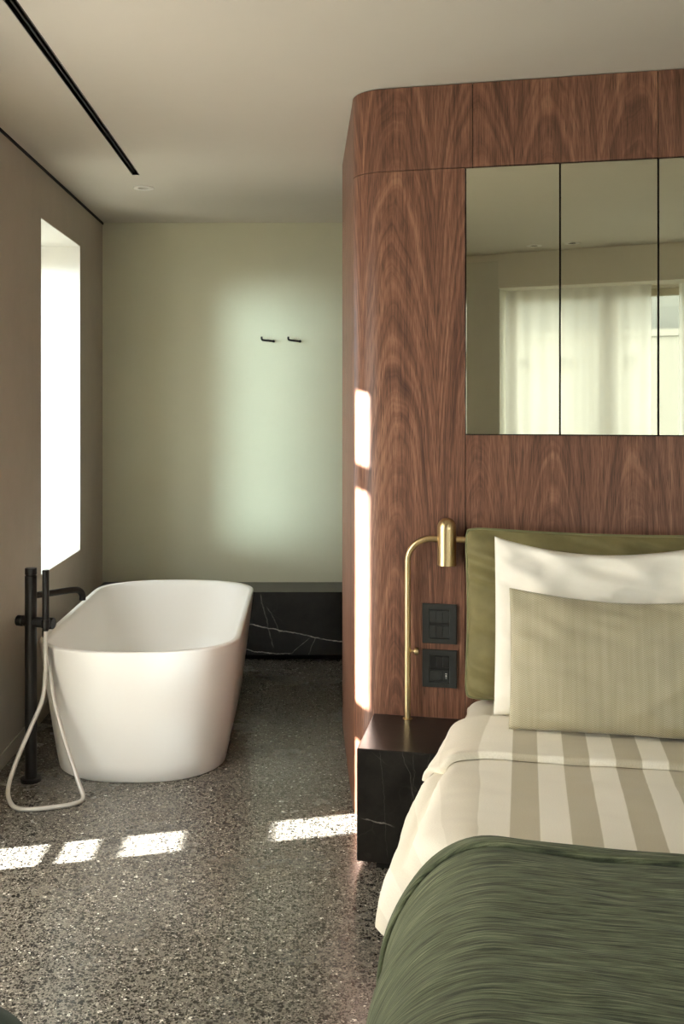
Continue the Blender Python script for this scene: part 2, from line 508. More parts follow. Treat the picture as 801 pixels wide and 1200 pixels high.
lining.build('reveal', M['reveal'], w1)

# tall side window: frame with cross rails (they cut the sunbeam), clear panes
y0, y1, z0, z1 = WIN2
w2 = MB()
xa, xb = XL - .055, XL - .012
w2.box((xa, y0, z0), (xb, y0 + .04, z1), .003)
w2.box((xa, y1 - .02, z0), (xb, y1, z1), .003)
for a, b in ((.03, .075), (.152, .158), (.211, .227), (.309, .408), (.785, .905), (1.655, 1.735), (1.995, 2.40)):
    w2.box((xa, y0 + .04, a), (xb, y1 - .02, b), .002)
w2 = struct(w2.build('window_2', M['frame']))
MB().box((XL - .036, y0 + .03, z0 + .01), (XL - .032, y1 - .01, z1 - .01)).build('pane', M['glass'], w2)

# rear wall with soffit and wide window (seen in the mirrored doors)
slab('wall_rear', XL - WT, XR + .15, 0, CEIL, [(-.28, 3.0, 0.05, 2.235)], lambda u, v, w: (u, w, v), YR, YR - .3, M['white_wall'])
struct(MB().box((-.275, YR, 2.255), (XR, -.40, CEIL)).build('trim_2', M['white_wall']))
struct(MB().box((XL, YR, 0), (-.275, -.44, 2.455), .004).build('trim_3', M['grey_panel']))
struct(MB().box((XL, YR, 2.4555), (-.276, -.43, CEIL)).build('bright_gap_band', M['white_wall']))  # white band added to stand for the bright gap above the pier
w3 = MB()
ya, yb = YR - .10, YR - .04
for a, b in ((-.28, -.205), (.372, .50), (.925, 1.03), (1.72, 1.84), (2.9, 3.0)):
    w3.box((a, ya, .05), (b, yb, 2.235), .004)
for a, b in ((.05, .13), (2.185, 2.235)):
    w3.box((-.28, ya, a), (3.0, yb, b), .004)
w3 = struct(w3.build('window_3', M['frame']))
MB().box((-.27, YR - .075, .06), (2.99, YR - .068, 2.22)).build('pane', M['glass'], w3)

# ------------------------------------------------------------------ walnut volume (headboard wall)
RF = .12; PHI = math.radians(90) - TH; TF = RF * math.tan(PHI / 2)
SIDE_Y = 4.50; RB = .10
def path(a):
    """outer face of the walnut volume by arc length a (a = s on the front) -> x,y,nx,ny"""
    if a >= TF:
        p = P0 + T2 * a; return p.x, p.y, N2.x, N2.y
    pt = P0 + T2 * TF; c = pt - N2 * RF; k = TF - a
    if k <= RF * PHI:
        an = math.atan2(N2.y, N2.x) - k / RF
        return c.x + RF * math.cos(an), c.y + RF * math.sin(an), math.cos(an), math.sin(an)
    k -= RF * PHI
    ys = P0.y + TF; L = SIDE_Y - ys
    if k <= L: return P0.x, ys + k, -1, 0
    k -= L
    if k <= RB * PI / 2:
        an = PI - k / RB; cx, cy = P0.x + RB, SIDE_Y
        return cx + RB * math.cos(an), cy + RB * math.sin(an), math.cos(an), math.sin(an)
    k -= RB * PI / 2
    return P0.x + RB + k, SIDE_Y + RB, 0, 1
A_END = TF - RF * PHI - (SIDE_Y - P0.y - TF) - RB * PI / 2
def path_pts(a0, a1):
    st = [a1]; a = a1
    brk = sorted([TF, TF - RF * PHI, TF - RF * PHI - (SIDE_Y - P0.y - TF), A_END], reverse=True)
    arcs = [(TF - RF * PHI, TF), (A_END, A_END + RB * PI / 2)]
    pts = {a0, a1}
    for b in brk:
        if a0 < b < a1: pts.add(b)
    for lo, hi in arcs:
        for k in range(1, 14):
            x = lo + (hi - lo) * k / 14
            if a0 < x < a1: pts.add(x)
    return sorted(pts)
def panel(name, a0, a1, z0, z1, mat, parent, inset=0.0, thick=.018):
    As = path_pts(a0, a1); V = []; F = []; UV = []
    for a in As:
        x, y, nx, ny = path(a)
        for dd in (-inset, -inset - thick):
            for z in (z0, z1):
                V.append((x + nx * dd, y + ny * dd, z)); UV.append((a, z))
    n = len(As)
    for i in range(n - 1):
        o, p = i * 4, i * 4 + 4
        F += [(o, p, p + 1, o + 1), (o + 2, o + 3, p + 3, p + 2), (o + 1, p + 1, p + 3, o + 3), (o, o + 2, p + 2, p)]
    F += [(0, 1, 3, 2), ((n - 1) * 4, (n - 1) * 4 + 2, (n - 1) * 4 + 3, (n - 1) * 4 + 1)]
    o = mk(name, V, F, mat, parent, False, UV); shade(o, 30); return o

# dark core behind the panels
S_MAX = 2.95
cv = []
As = path_pts(A_END - .6, S_MAX)
for a in As:
    x, y, nx, ny = path(a); cv.append((x - nx * .019, y - ny * .019))
ring = cv + [(XR - .001, cv[-1][1]), (XR - .001, cv[0][1])]
V = [(x, y, 0) for x, y in ring] + [(x, y, CEIL - .001) for x, y in ring]; n = len(ring)
F = [(i, (i + 1) % n, (i + 1) % n + n, i + n) for i in range(n)] + [tuple(range(n)), tuple(range(2 * n - 1, n - 1, -1))]
wall = struct(mk('wall_front', V, F, M['core']))
g = .0012
ZM0, ZM1 = 1.322, 2.216
AB = A_END - .6
panel('veneer_panel', AB, .376 - g, .0, ZM1 - g, M['walnut'], wall)
panel('veneer_panel', AB, .400 - g, ZM1 + g, CEIL - .003, M['walnut'], wall)
panel('veneer_panel', .400 + g, .989 - g, ZM1 + g, CEIL - .003, M['walnut'], wall)
panel('veneer_panel', .989 + g, S_MAX, ZM1 + g, CEIL - .003, M['walnut'], wall)
panel('veneer_panel', .376 + g, S_MAX, .0, ZM0 - g, M['walnut'], wall)
panel('veneer_panel', 1.60 + g, S_MAX, ZM0 + g, ZM1 - g, M['walnut'], wall)
# mirrored doors
spans = [(.376, .683), (.683, .989), (.989, 1.296), (1.296, 1.60)]
labs = ['bronze mirror door beside the tall walnut panel, above the brass lamp',
        'middle bronze mirror door between two dark joints, above the white pillow',
        'bronze mirror door cut by the right edge of the photo']
for (a, b), lab in zip(spans[:3], labs):
    r = thing('mirror_door', W((a + b) / 2, -.01, ZM0), lab, 'mirror door', 'mirrored doors in the walnut wall')
    q = .0028
    MB().box((a + q, -.0065, ZM0 + q), (b - q, -.0008, ZM1 - q), .0006, fn=W).build('mirror_glass', M['mirror'], r)
    MB().box((a + q * .5, -.0175, ZM0 + q * .5), (b - q * .5, -.0070, ZM1 - q * .5), 0, fn=W).build('backing', M['core'], r)
panel('filler_panel', spans[3][0] + .003, spans[3][1], ZM0 + g, ZM1 - g, M['walnut'], wall)

# ------------------------------------------------------------------ ceiling fittings
t = thing('ceiling_track', (-.781, 2.5, CEIL), 'long black recessed track slot in the ceiling', 'lighting track')
b = MB()
a0, a1, c0, c1 = TRK[0] + .0005, TRK[1] - .0005, TRK[2] + .001, TRK[3] - .001
b.box((a0, c0, CEIL - .001), (a0 + .003, c1, CEIL + .05)); b.box((a1 - .003, c0, CEIL - .001), (a1, c1, CEIL + .05))
b.box((a0, c0, CEIL + .046), (a1, c1, CEIL + .05)); b.box((a0, c1 - .003, CEIL - .001), (a1, c1, CEIL + .05))
b.build('channel', M['black'], t)
b = MB(); b.box((a0 + .006, c0, CEIL + .012), (a0 + .013, c1 - .004, CEIL + .044), .001); b.build('rail', M['black_plastic'], t)
b = MB(); b.box((a1 - .013, c0, CEIL + .012), (a1 - .006, c1 - .004, CEIL + .044), .001); b.build('rail', M['black_plastic'], t)
dl_lab = ['small white recessed downlight near the end of the black ceiling track',
          'recessed downlight reflected in the leftmost mirror door',
          'recessed downlight reflected in the middle mirror door']
for i, ((x, y), lab) in enumerate(zip(DLS, dl_lab)):
    r = thing('recessed_downlight', (x, y, CEIL), lab, 'downlight', 'recessed ceiling downlights')
    MB().lathe([(.026, .0), (.030, -.004), (.050, -.003), (.052, -.0005), (.052, .0), (.026, .0)], (x, y, CEIL - .0003), seg=32, caps=False).build('trim_ring', M['white_plastic'], r, True)
    MB().lathe([(.028, .0), (.024, .035), (.018, .06), (.018, .062), (.030, .062), (.030, .0)], (x, y, CEIL), seg=28, caps=False).build('baffle', M['white_plastic'] if i == 0 else M['black_plastic'], r, True)
    MB().lathe([(.017, .056), (.017, .060)], (x, y, CEIL), seg=20).build('lens', M['icon'], r, True)

# ------------------------------------------------------------------ black marble bench along the back wall
def xz(m, g): s = m.sep(g); return s[0], s[2]
m_bench = marble('bench_marble', xz, [(-.30, .205, .25, .098, .0042, .95), (-.34, .072, -.15, .040, .0034, .8), (-.15, .040, -.06, .045, .003, .6),
                                      (-.06, .045, .03, .125, .003, .5), (-.24, .37, -.17, .08, .005, .22), (.02, .02, .07, .13, .003, .35), (-.20, .30, -.13, .16, .004, .2)])
r = thing('marble_bench', (.6, 5.76, 0), 'long low black veined marble bench along the sage back wall', 'bench')
MB().box((XL + .008, 5.605, .035), (XR - .02, YB - .002, .385), .0025).build('stone_block', m_bench, r)
MB().box((XL + .02, 5.66, .0), (XR - .04, YB - .01, .034)).build('plinth', M['gap'], r)

# ------------------------------------------------------------------ coat hooks
for x, lab in ((-.236, 'left one of two small black hooks on the sage back wall'), (-.080, 'right one of two small black hooks on the sage back wall')):
    z = 1.808
    r = thing('coat_hook', (x, YB, z), lab, 'wall hook', 'black hooks on the back wall')
    MB().lathe([(.008, 0), (.008, .004), (.005, .006), (.005, .03)], (x + .062, YB - .0005, z - .006), (0, -1, 0), 20).build('mount', M['black'], r, True)
    b = MB(); b.tube(spline([(x + .066, YB - .026, z - .0075), (x + .03, YB - .028, z - .004), (x + .002, YB - .030, z - .001), (x - .006, YB - .030, z + .005), (x - .007, YB - .030, z + .019)], 6), .0058, 12)
    b.build('arm', M['black'], r, True)

# ------------------------------------------------------------------ bathtub
tub = thing('bathtub', (-.643, 4.51, 0), 'white oval freestanding bathtub in front of the black marble bench', 'bathtub')
def outline(hx, y0, y1, ey0, ey1, n=96, ex=2.35):
    """elongated oval: straight sides with elliptical ends, counter-clockwise"""
    cx = -.643; pts = []
    for k in range(n):
        an = 2 * PI * k / n
        c, s = math.cos(an), math.sin(an)
        sx = math.copysign(abs(c) ** (2 / ex), c); sy = math.copysign(abs(s) ** (2 / ex), s)
        if s >= 0: pts.append((cx + hx * sx, y1 - ey1 + ey1 * sy))
        else: pts.append((cx + hx * sx, y0 + ey0 + ey0 * sy))
    return pts
RIM = .507
levels = []       # (z, hx, y0, y1, e0, e1)
for k in range(9):
    f = k / 8
    levels.append((.004 + (RIM - .012) * f, .332 + .064 * f ** .9, 3.786 - .066 * f ** .9, 5.235 + .066 * f ** .9, .30, .30))
levels.insert(0, (.0, .326, 3.792, 5.229, .30, .30))
levels += [(RIM - .003, .3955, 3.7205, 5.3005, .30, .30), (RIM, .392, 3.724, 5.297, .30, .30), (RIM, .376, 3.740, 5.281, .29, .29), (RIM - .003, .372, 3.744, 5.277, .29, .29)]
for f in (.08, .2, .35, .5, .65, .8, .9, .96, 1.0):
    k = f ** 1.0
    drop = .37 * f; rnd = sm(.75, 1.0, f)
    levels.append((RIM - .004 - drop, .371 - .085 * k - .045 * rnd, 3.745 + .16 * k + .05 * rnd, 5.276 - .16 * k - .05 * rnd, .29, .29))
levels.append((RIM - .376, .18, 4.1, 4.9, .22, .22)); levels.append((RIM - .380, .03, 4.45, 4.55, .03, .03))
V = []; F = []; n = 96
for (z, hx, a, b_, e0, e1) in levels: V += [(x, y, z) for x, y in outline(hx, a, b_, e0, e1)]
for i in range(len(levels) - 1):
    for k in range(n):
        F.append((i * n + k, i * n + (k + 1) % n, (i + 1) * n + (k + 1) % n, (i + 1) * n + k))
F.append(tuple(range(n - 1, -1, -1))); F.append(tuple((len(levels) - 1) * n + k for k in range(n)))
o = mk('shell', V, F, M['tub'], tub); shade(o, 50)
MB().lathe([(.03, 0), (.03, .004), (.026, .006), (.0, .0065)], (-.643, 4.5, RIM - .381), seg=24, caps=False).build('drain', M['tub'], tub, True)

# ------------------------------------------------------------------ floor-standing bath mixer
FX, FY = -1.030, 3.812
fa = thing('bath_faucet', (FX, FY, 0), 'black floor standing bath mixer with hand shower beside the white tub', 'faucet')
MB().lathe([(.039, 0), (.039, .010), (.036, .013), (.024, .014)], (FX, FY, 0), seg=36).build('base_flange', M['black'], fa, True)
MB().lathe([(.0225, .012), (.0225, .775), (.0205, .777), (.0205, .781), (.0225, .783), (.0225, .803), (.021, .806)], (FX, FY, 0), seg=36).build('column', M['black'], fa, True)
zs = .700
b = MB(); p = Vector((FX, FY, zs)); dv = Vector((.158, .15, 0)).normalized()
b.tube([p + dv * .01] + spline([p + dv * .10, p + dv * .175, p + dv * .207 + Vector((0, 0, -.006)), p + dv * .222 + Vector((0, 0, -.024)), p + dv * .2225 + Vector((0, 0, -.045))], 6), .0128, 16)
b.build('spout', M['black'], fa, True)
ax = Vector((.96, -.28, -.02)).normalized(); zb = .603
mb_ = MB(); q = Vector((FX, FY, zb))
mb_.lathe([(.0195, -.024), (.0195, .062), (.0185, .064)], q, ax, 28)
mx = mb_.build('mixer_body', M['black'], fa, True)
MB().lathe([(.0185, -.058), (.0205, -.056), (.0205, -.034), (.017, -.032), (.017, -.022)], q, ax, 28).build('knob', M['black'], mx, True)
MB().lathe([(.0215, .064), (.0215, .094), (.020, .096)], q, ax, 28).build('diverter', M['black'], mx, True)
hx, hy = FX + .068, FY - .047
MB().tube([(FX + .057, FY - .016, zb - .012), (FX + .0575, FY - .0165, zb - .055)], .0105, 16).build('hose_outlet', M['black'], mx, True)
b = MB(); b.lathe([(.0165, .0), (.0165, .03)], (hx, hy, zb - .012), (0, 0, 1), 24); b.build('shower_holder', M['black'], fa, True)
hs = MB().lathe([(.0095, -.02), (.0118, .0), (.0128, .015), (.0128, .205), (.0115, .208)], (hx, hy, zb - .005), (0, 0, 1), 24).build('hand_shower', M['black'], fa, True)
ctrl = [(hx, hy, zb - .025), (hx, hy - .003, zb - .07), (hx + .002, hy - .012, zb - .17), (hx - .004, hy - .03, zb - .27), (hx - .035, hy - .07, zb - .36),
        (hx - .075, hy - .12, zb - .47), (hx - .092, hy - .165, zb - .555), (hx - .062, hy - .215, .010), (hx + .0, hy - .245, .0085), (hx + .085, hy - .225, .0085),
        (hx + .150, hy - .195, .0085), (hx + .172, hy - .150, .012), (hx + .145, hy - .11, .060), (hx + .085, hy - .06, .19), (hx + .035, hy - .012, .32), (hx + .008, hy + .018, .43),
        (FX + .0575, FY - .0165, zb - .10), (FX + .0575, FY - .0165, zb - .055)]
MB().tube(spline(ctrl, 10), .0080, 12).build('hose', M['hose'], fa, True)

# ------------------------------------------------------------------ bedside block
def sz(m, g):
    s = m.sep(g)
    q = m.math('ADD', m.math('MULTIPLY', m.math('SUBTRACT', s[0], P0.x), T2.x), m.math('MULTIPLY', m.math('SUBTRACT', s[1], P0.y), T2.y))
    return q, s[2]
m_ns = marble('nightstand_marble', sz, [(.14, .363, .161, .05, .0016, .06), (.21, .366, .249, .20, .0017, .13), (.241, .366, .236, .208, .0015, .07), (.29, .361, .277, .31, .0016, .10),
                                        (.087, .156, .150, .146, .0022, .6), (.148, .148, .178, .142, .003, .25), (.12, .36, .16, .33, .0015, .05)], rough=.3)
ns = thing('nightstand', W(.215, .18, 0), 'low black veined marble block nightstand beside the bed', 'nightstand')
MB().box((.068, .002, .026), (.362, .362, .371), .003, fn=W).build('stone_block', m_ns, ns)
MB().box((.125, .03, .0), (.345, .335, .0255), 0, fn=W).build('plinth', M['gap'], ns)

# ------------------------------------------------------------------ brass reading lamp
LS, LD, LZ = .187, .036, .371
lp = thing('bedside_lamp', W(LS, LD, LZ), 'brass arched reading lamp standing on the black marble nightstand', 'lamp')
MB().lathe([(.0165, 0), (.0165, .0022), (.0155, .003)], W(LS, LD, LZ), seg=32).build('base', M['brass'], lp, True)
ZT = .976; rb = .078
pts = [W(LS, LD, LZ + .002), W(LS, LD, ZT - rb)]
pts += [W(LS + rb - rb * math.cos(k / 14 * PI / 2), LD, ZT - rb + rb * math.sin(k / 14 * PI / 2)) for k in range(1, 15)]
pts += [W(.395, LD, ZT)]
MB().tube(pts, .0105, 20).build('stem', M['brass'], lp, True)
sc = .318
prof = [(.0285, .890), (.0315, .892), (.0315, 1.010)] + [(.0315 * math.cos(k / 10 * PI / 2) ** .8 if k < 10 else .0, 1.010 + .038 * math.sin(k / 10 * PI / 2)) for k in range(1, 11)]
c = Vector(W(sc, LD + .012, 0))
sh = MB().lathe(prof, c, seg=40, caps=False).build('lamp_shade', M['brass'], lp, True)
MB().lathe([(.0, .905), (.0283, .905), (.0283, .8905)], c, seg=32, caps=False).build('diffuser', M['icon'], sh, True)
ft = Vector((T2.x, T2.y, 0))
b = MB(); b.lathe([(.0045, .0), (.0045, .014), (.0115, .015), (.0125, .018), (.0125, .026), (.0115, .028), (.006, .0285)], Vector(W(LS + .0085, LD, .598)), ft, 24)
b.build('dimmer_knob', M['brass'], lp, True)

# ------------------------------------------------------------------ socket and switch plates
def plate(z0, z1, lab, lower):
    s0, s1 = .233, .348
    r = thing('switch_plate', W((s0 + s1) / 2, 0, z0), lab, 'switch plate', 'black plates on the walnut wall')
    b = MB(); iw0, iw1, iz0, iz1 = s0 + .024, s1 - .024, z0 + .017, z1 - .018
    # frame as four bevelled rails around the insert
    for lo, hi in (((s0, z0), (iw0, z1)), ((iw1, z0), (s1, z1)), ((iw0 - .002, z0), (iw1 + .002, iz0)), ((iw0 - .002, iz1), (iw1 + .002, z1))):
        b.box((lo[0], .0003, lo[1]), (hi[0], .0095, hi[1]), .0015, fn=W)
    b.build('frame', M['black_plastic'], r)
    MB().box((iw0, .0005, iz0), (iw1, .0045, iz1), 0, fn=W).build('backing', M['black_key'], r)
    w3 = (iw1 - iw0) / 3; h2 = (iz1 - iz0 - .012) / 2; mid = (iz0 + iz1) / 2
    for i in range(3):
        MB().box((iw0 + i * w3 + .0008, .005, mid + .006), (iw0 + (i + 1) * w3 - .0008, .0105, iz1 - .004), .001, fn=W).build('rocker', M['black_plastic'] if not lower else M['black_key'], r)
    if not lower:
        for i in range(3):
            MB().box((iw0 + i * w3 + .0008, .005, iz0 + .003), (iw0 + (i + 1) * w3 - .0008, .0105 if i != 1 else .0085, mid - .005), .001, fn=W).build('rocker', M['black_plastic'] if i != 1 else M['black_key'], r)
    else:
        so = MB(); so.box((iw0 + .001, .005, iz0 + .002), (iw0 + 2 * w3 - .001, .0095, mid - .004), .001, fn=W)
        so = so.build('socket', M['black_plastic'], r)
        cc = W(iw0 + w3, .0096, (iz0 + mid) / 2)
        MB().lathe([(.0185, 0), (.0185, .0012), (.0165, .0012), (.0165, -.0005)], cc, (N2.x, N2.y, 0), 28, caps=False).build('socket_ring', M['black_key'], so, True)
        us = MB().box((iw0 + 2 * w3 + .001, .005, iz0 + .002), (iw1 - .001, .0095, mid - .004), .001, fn=W).build('charger_module', M['black_plastic'], r)
        b = MB(); zc = (iz0 + mid) / 2; xc = iw0 + 2.5 * w3
        b.box((xc - .0022, .0094, zc - .0035), (xc + .0022, .0099, zc + .0035), 0, fn=W)
        b.box((xc - .003, .0094, zc + .006), (xc + .003, .0099, zc + .0085), 0, fn=W)
        b.box((xc - .0022, .0094, zc - .0085), (xc + .0022, .0099, zc - .0065), 0, fn=W)
        o = b.build('usb_port', M['icon'], us); o['label'] = 'pale charging mark'
plate(.621, .754, 'upper black plate of six switches beside the brass lamp', False)
plate(.474, .600, 'lower black plate with round socket and charging port', True)

# ------------------------------------------------------------------ bed
BS0, BS1, BD1 = .43, 2.19, 2.06
bed = thing('bed', W((BS0 + BS1) / 2, 1.0, 0), 'double bed under the striped duvet, against the walnut wall', 'bed')
MB().box((BS0 + .05, .02, .09), (BS1 - .05, BD1 - .04, .25), .015, fn=W).build('bed_base', M['bedbase'], bed)
for sx in (BS0 + .14, BS1 - .14):
    for dd in (.15, BD1 - .2):
        MB().lathe([(.022, 0), (.028, .089)], W(sx, dd, 0), seg=20).build('leg', M['black'], bed, True)
MB().box((BS0 + .035, .012, .251), (BS1 - .035, BD1 - .05, .425), .045, fn=W, seg=4).build('mattress', M['mattress'], bed, True)

HEM_S = [(0, .385), (.30, .378), (.50, .340), (.73, .296), (.83, .268), (.90, .258), (1.04, .246), (1.10, .240), (1.125, .262), (1.18, .350), (1.7, .36), (2.3, .36)]
THROW_S = [(0, .298), (1.5, .298), (2.3, .315)]
THROW_Z = [(0, .17), (2.3, .17)]
THROW_W = [(0, .235), (2.3, .235)]
HEM_Z = [(0, .415), (.30, .410), (.50, .400), (.73, .365), (.83, .330), (.90, .295), (1.04, .235), (1.10, .205), (1.3, .20), (2.3, .20)]
SH_W = [(0, .07), (.3, .09), (.6, .17), (.9, .225), (1.08, .245), (1.19, .15), (2.3, .15)]
ZTOP = [(0, .446), (.10, .452), (.3, .454), (.6, .457), (1.0, .460), (2.3, .462)]
def nz(s, d, z=0, sc=1.0): return noise.noise(Vector((s * sc, d * sc, z)))
def smooth_tab(tab, x):
    h = .03
    return (lerp_table(tab, x - h) + 2 * lerp_table(tab, x) + lerp_table(tab, x + h)) / 4
def bedsurf(a, d, lift=0.0, amp=1.0, tabs=None):
    """a: -1..0 = left drop (hem..shoulder), 0..1 flat, 1..2 right drop. returns world point and s"""
    hs_, hz_, hw_ = tabs or (HEM_S, HEM_Z, SH_W)
    sh = smooth_tab(hs_, d); zh = smooth_tab(hz_, d); w = smooth_tab(hw_, d); zt = smooth_tab(ZTOP, d)
    foot = sm(BD1 - .12, BD1 + .10, d)
    if a < 0:
        an = -a * PI / 2
        so = sh + w - w * math.sin(an) ** .95; z = zh + (zt - zh) * math.cos(an) ** 1.15
        nS, nZ = -math.sin(an), math.cos(an)
        u = sh + w + a * (w * .6 + (zt - zh) * .75)
    elif a <= 1:
        so = sh + w + a * ((2 * 1.31 - (sh + w)) - (sh + w)); z = zt; nS, nZ = 0, 1; u = so
    else:
        an = (a - 1) * PI / 2
        so = 2 * 1.31 - (sh + w) + w * math.sin(an) ** .95; z = zh + (zt - zh) * math.cos(an) ** 1.15
        nS, nZ = math.sin(an), math.cos(an); u = so
    # soft quilted undulation and small diagonal creases
    wr = .007 * nz(so, d, 1.3, 4.5) + .0035 * nz(so * .5 + d * .9, d - so * .6, 4.1, 13) + .0026 * nz(so * .25 + d, d - so * .2, 7.7, 30)
    wr *= amp * (.35 + .65 * sm(.5, .75, d))
    if a < 0: wr += amp * .012 * nz(d * 5.0, so * 2, 9.0, 1.0) * min(1, -a * 1.5)
    if tabs is None and a < 0:
        gv = sm(.55, .75, d) * amp
        wr += gv * (-.016 * math.exp(-((a + .52 + .10 * (d - .9)) / .07) ** 2) + .008 * math.exp(-((a + .34 + .10 * (d - .9)) / .10) ** 2))
    so += nS * (lift + wr); z += nZ * lift + (wr if nZ > .3 else wr * .4)
    return so, z, u
def sheet(name, mat, parent, d0, d1, a0, a1, lift, nd, na, thick, amp=1.0, tabs=None):
    """closed shell: outer grid + inner grid + rim"""
    V = []; UV = []; F = []
    def avals():
        out = []
        for k in range(na + 1): out.append(a0 + (a1 - a0) * k / na)
        return out
    A = []
    nl = 26
    lo = [a0 + (0 - a0) * (k / nl) for k in range(nl)] if a0 < 0 else []
    mid = [k / na for k in range(na)] if a0 < 0 else [a0 + (1 - a0) * k / na for k in range(na)]
    hi = [1 + (a1 - 1) * (k / 14) for k in range(15)]
    A = lo + mid + hi
    ends = [0, .0015, .004, .008, .013]
    rows = nd + 1 + 2 * (len(ends) - 1)
    for layer in (0, 1):
        for i in range(rows):
            for a in A:
                dd0 = d0(a) if callable(d0) else d0
                dd1 = d1(a) if callable(d1) else d1
                ne = len(ends) - 1
                if i < ne: d = dd0 + ends[i]
                elif i > nd + ne: d = dd1 - ends[rows - 1 - i]
                else: d = dd0 + ends[-1] + (dd1 - dd0 - 2 * ends[-1]) * (i - ne) / nd
                # thickness tapers at the rim so that edges read as rounded cloth
                edge = min(1.0, (d - dd0) / .010, (dd1 - d) / .010)
                l = lift if layer == 0 else lift - thick
                if layer == 0: l = lift - thick * (1 - math.sqrt(max(0, 1 - (1 - edge) ** 2))) * .9
                s, z, u = bedsurf(a, d, l, amp, tabs)
                V.append(W(s, d, z)); UV.append((u, d))
    nA = len(A); tot = rows * nA
    for i in range(rows - 1):
        for k in range(nA - 1):
            q = i * nA + k
            F.append((q, q + 1, q + nA + 1, q + nA)); F.append((tot + q, tot + q + nA, tot + q + nA + 1, tot + q + 1))
    for i in range(rows - 1):
        for k in (0, nA - 1):
            q = i * nA + k; F.append((q, q + nA, tot + q + nA, tot + q))
    for k in range(nA - 1):
        for i in (0, rows - 1):
            q = i * nA + k; F.append((q, q + 1, tot + q + 1, tot + q))
    o = mk(name, V, F, mat, parent, False, UV); shade(o, 60); return o

duvet = sheet('duvet', M['stripe'], None, .03, BD1 + .03, -1, 2, .006, 110, 90, .012)
tag(duvet, 'cream striped sateen duvet spread over the bed, hanging down its left side', 'duvet')
def fold_edge(a): return .625 + .05 * math.exp(-((a + .4) / .4) ** 2) - .03 * sm(.05, .6, a) + .008 * math.sin(a * 9)
fold = sheet('turned_back_fold', M['stripe'], duvet, .30, fold_edge, -.97, 1.97, .0275, 46, 90, .019)
fold['label'] = 'turned back top edge of the duvet'
# throw
def throw_edge(a): return 1.212 + .012 * math.sin(a * 5) + .01 * nz(a, 0, 2, 3)
TT = (THROW_S, THROW_Z, THROW_W)
throw = sheet('throw_blanket', M['throw'], None, throw_edge, BD1 + .035, -1.0, 2, .028, 80, 90, .011, 1.0, TT)
tag(throw, 'dark green ribbed throw blanket across the foot of the bed', 'blanket')
hem = sheet('hem', M['throw'], throw, lambda a: throw_edge(a) - .004, lambda a: throw_edge(a) + .042, -1.0, 2, .0395, 8, 90, .0105, 1.0, TT)

# ------------------------------------------------------------------ pillows
def pillow(name, mat, parent, s0, s1, z0, d_base, H, T, lean, nx=64, ny=48, sag=0.0, ear=.03, amp=.004, seed=0, powr=2.6, crease=0.0, sagc=.5, puff=.5, botsag=.0, cf=4.0, rnd=.0):
    """cushion standing against what is behind it. (s0,s1) left/right, z0 bottom, leaning back by `lean` (top recedes)"""
    w = s1 - s0; V = []; UV = []; F = []
    up = (-math.sin(lean), math.cos(lean)); out = (math.cos(lean), math.sin(lean))      # (d,z)
    edge = []
    for side in (1, -1):
        for j in range(ny + 1):
            q = -1 + 2 * j / ny
            q = math.sin(q * PI / 2) * .55 + q * .45
            for i in range(nx + 1):
                p = -1 + 2 * i / nx
                p = math.sin(p * PI / 2) * .55 + p * .45
                # pulled-in edges leave ears at the corners
                x = p * (1 - ear * (1 - q * q) * abs(p) ** 2.5 * (H / w) * 1.2)
                y = q * (1 - ear * (1 - p * p) * abs(q) ** 2.5)
                if rnd:
                    x -= math.copysign(rnd * abs(q) ** 10 * abs(p) ** 6 * .6, p); y -= math.copysign(rnd * abs(p) ** (10 * w / H) * abs(q) ** 6, q)
                xx = s0 + w * (x + 1) / 2
                yy = H * (y + 1) / 2
                pn = (p + 1) / 2
                if sag: yy -= sag * max(0, (q + .2) / 1.2) ** 1.5 * math.sin(PI * min(1, max(0, pn)) ** (math.log(.5) / math.log(sagc))) 
                if botsag: yy += botsag * max(0, -q) ** 2 * (1 - p * p)
                th = T * ((1 - abs(p) ** powr) * (1 - abs(q) ** powr)) ** puff
                th *= (1 + .10 * -q)
                k = Vector((p * 2.2 + seed, q * 1.7, side * .7))
                wr = amp * (noise.noise(k * 1.6) + .5 * noise.noise(k * 3.7))
                # creases that run in from the corners
                cr = amp * .8 * noise.noise(Vector(((abs(p) + abs(q)) * 1.0, (p - q) * 5.0, seed + 3 * side)))
                if crease:
                    cr += crease * noise.noise(Vector((p * cf * .45 + q * cf + seed, (q - p * 1.6) * 1.1, 5))) * sm(.15, .7, max(abs(p), abs(q)))
                fade = min(1, th / (T * .35))
                dd = side * (th / 2) + (wr + cr) * fade
                d = d_base + up[0] * yy + out[0] * dd
                z = z0 + up[1] * yy + out[1] * dd
                V.append(W(xx, d, z)); UV.append((xx, yy))
    N = (nx + 1) * (ny + 1)
    for j in range(ny):
        for i in range(nx):
            a = j * (nx + 1) + i
            F.append((a, a + 1, a + nx + 2, a + nx + 1)); F.append((N + a, N + a + nx + 1, N + a + nx + 2, N + a + 1))
    loop = [i for i in range(nx + 1)] + [j * (nx + 1) + nx for j in range(1, ny + 1)] + [ny * (nx + 1) + i for i in range(nx - 1, -1, -1)] + [j * (nx + 1) for j in range(ny - 1, 0, -1)]
    for a, b in zip(loop, loop[1:] + loop[:1]): F.append((a, b, N + b, N + a))
    o = mk(name, V, F, mat, parent, False, UV)
    bm = bmesh.new(); bm.from_mesh(o.data); bmesh.ops.remove_doubles(bm, verts=bm.verts, dist=.0004)
    bmesh.ops.recalc_face_normals(bm, faces=bm.faces); bm.to_mesh(o.data); bm.free()
    shade(o, 75)
    return o, [V[i] for i in loop]

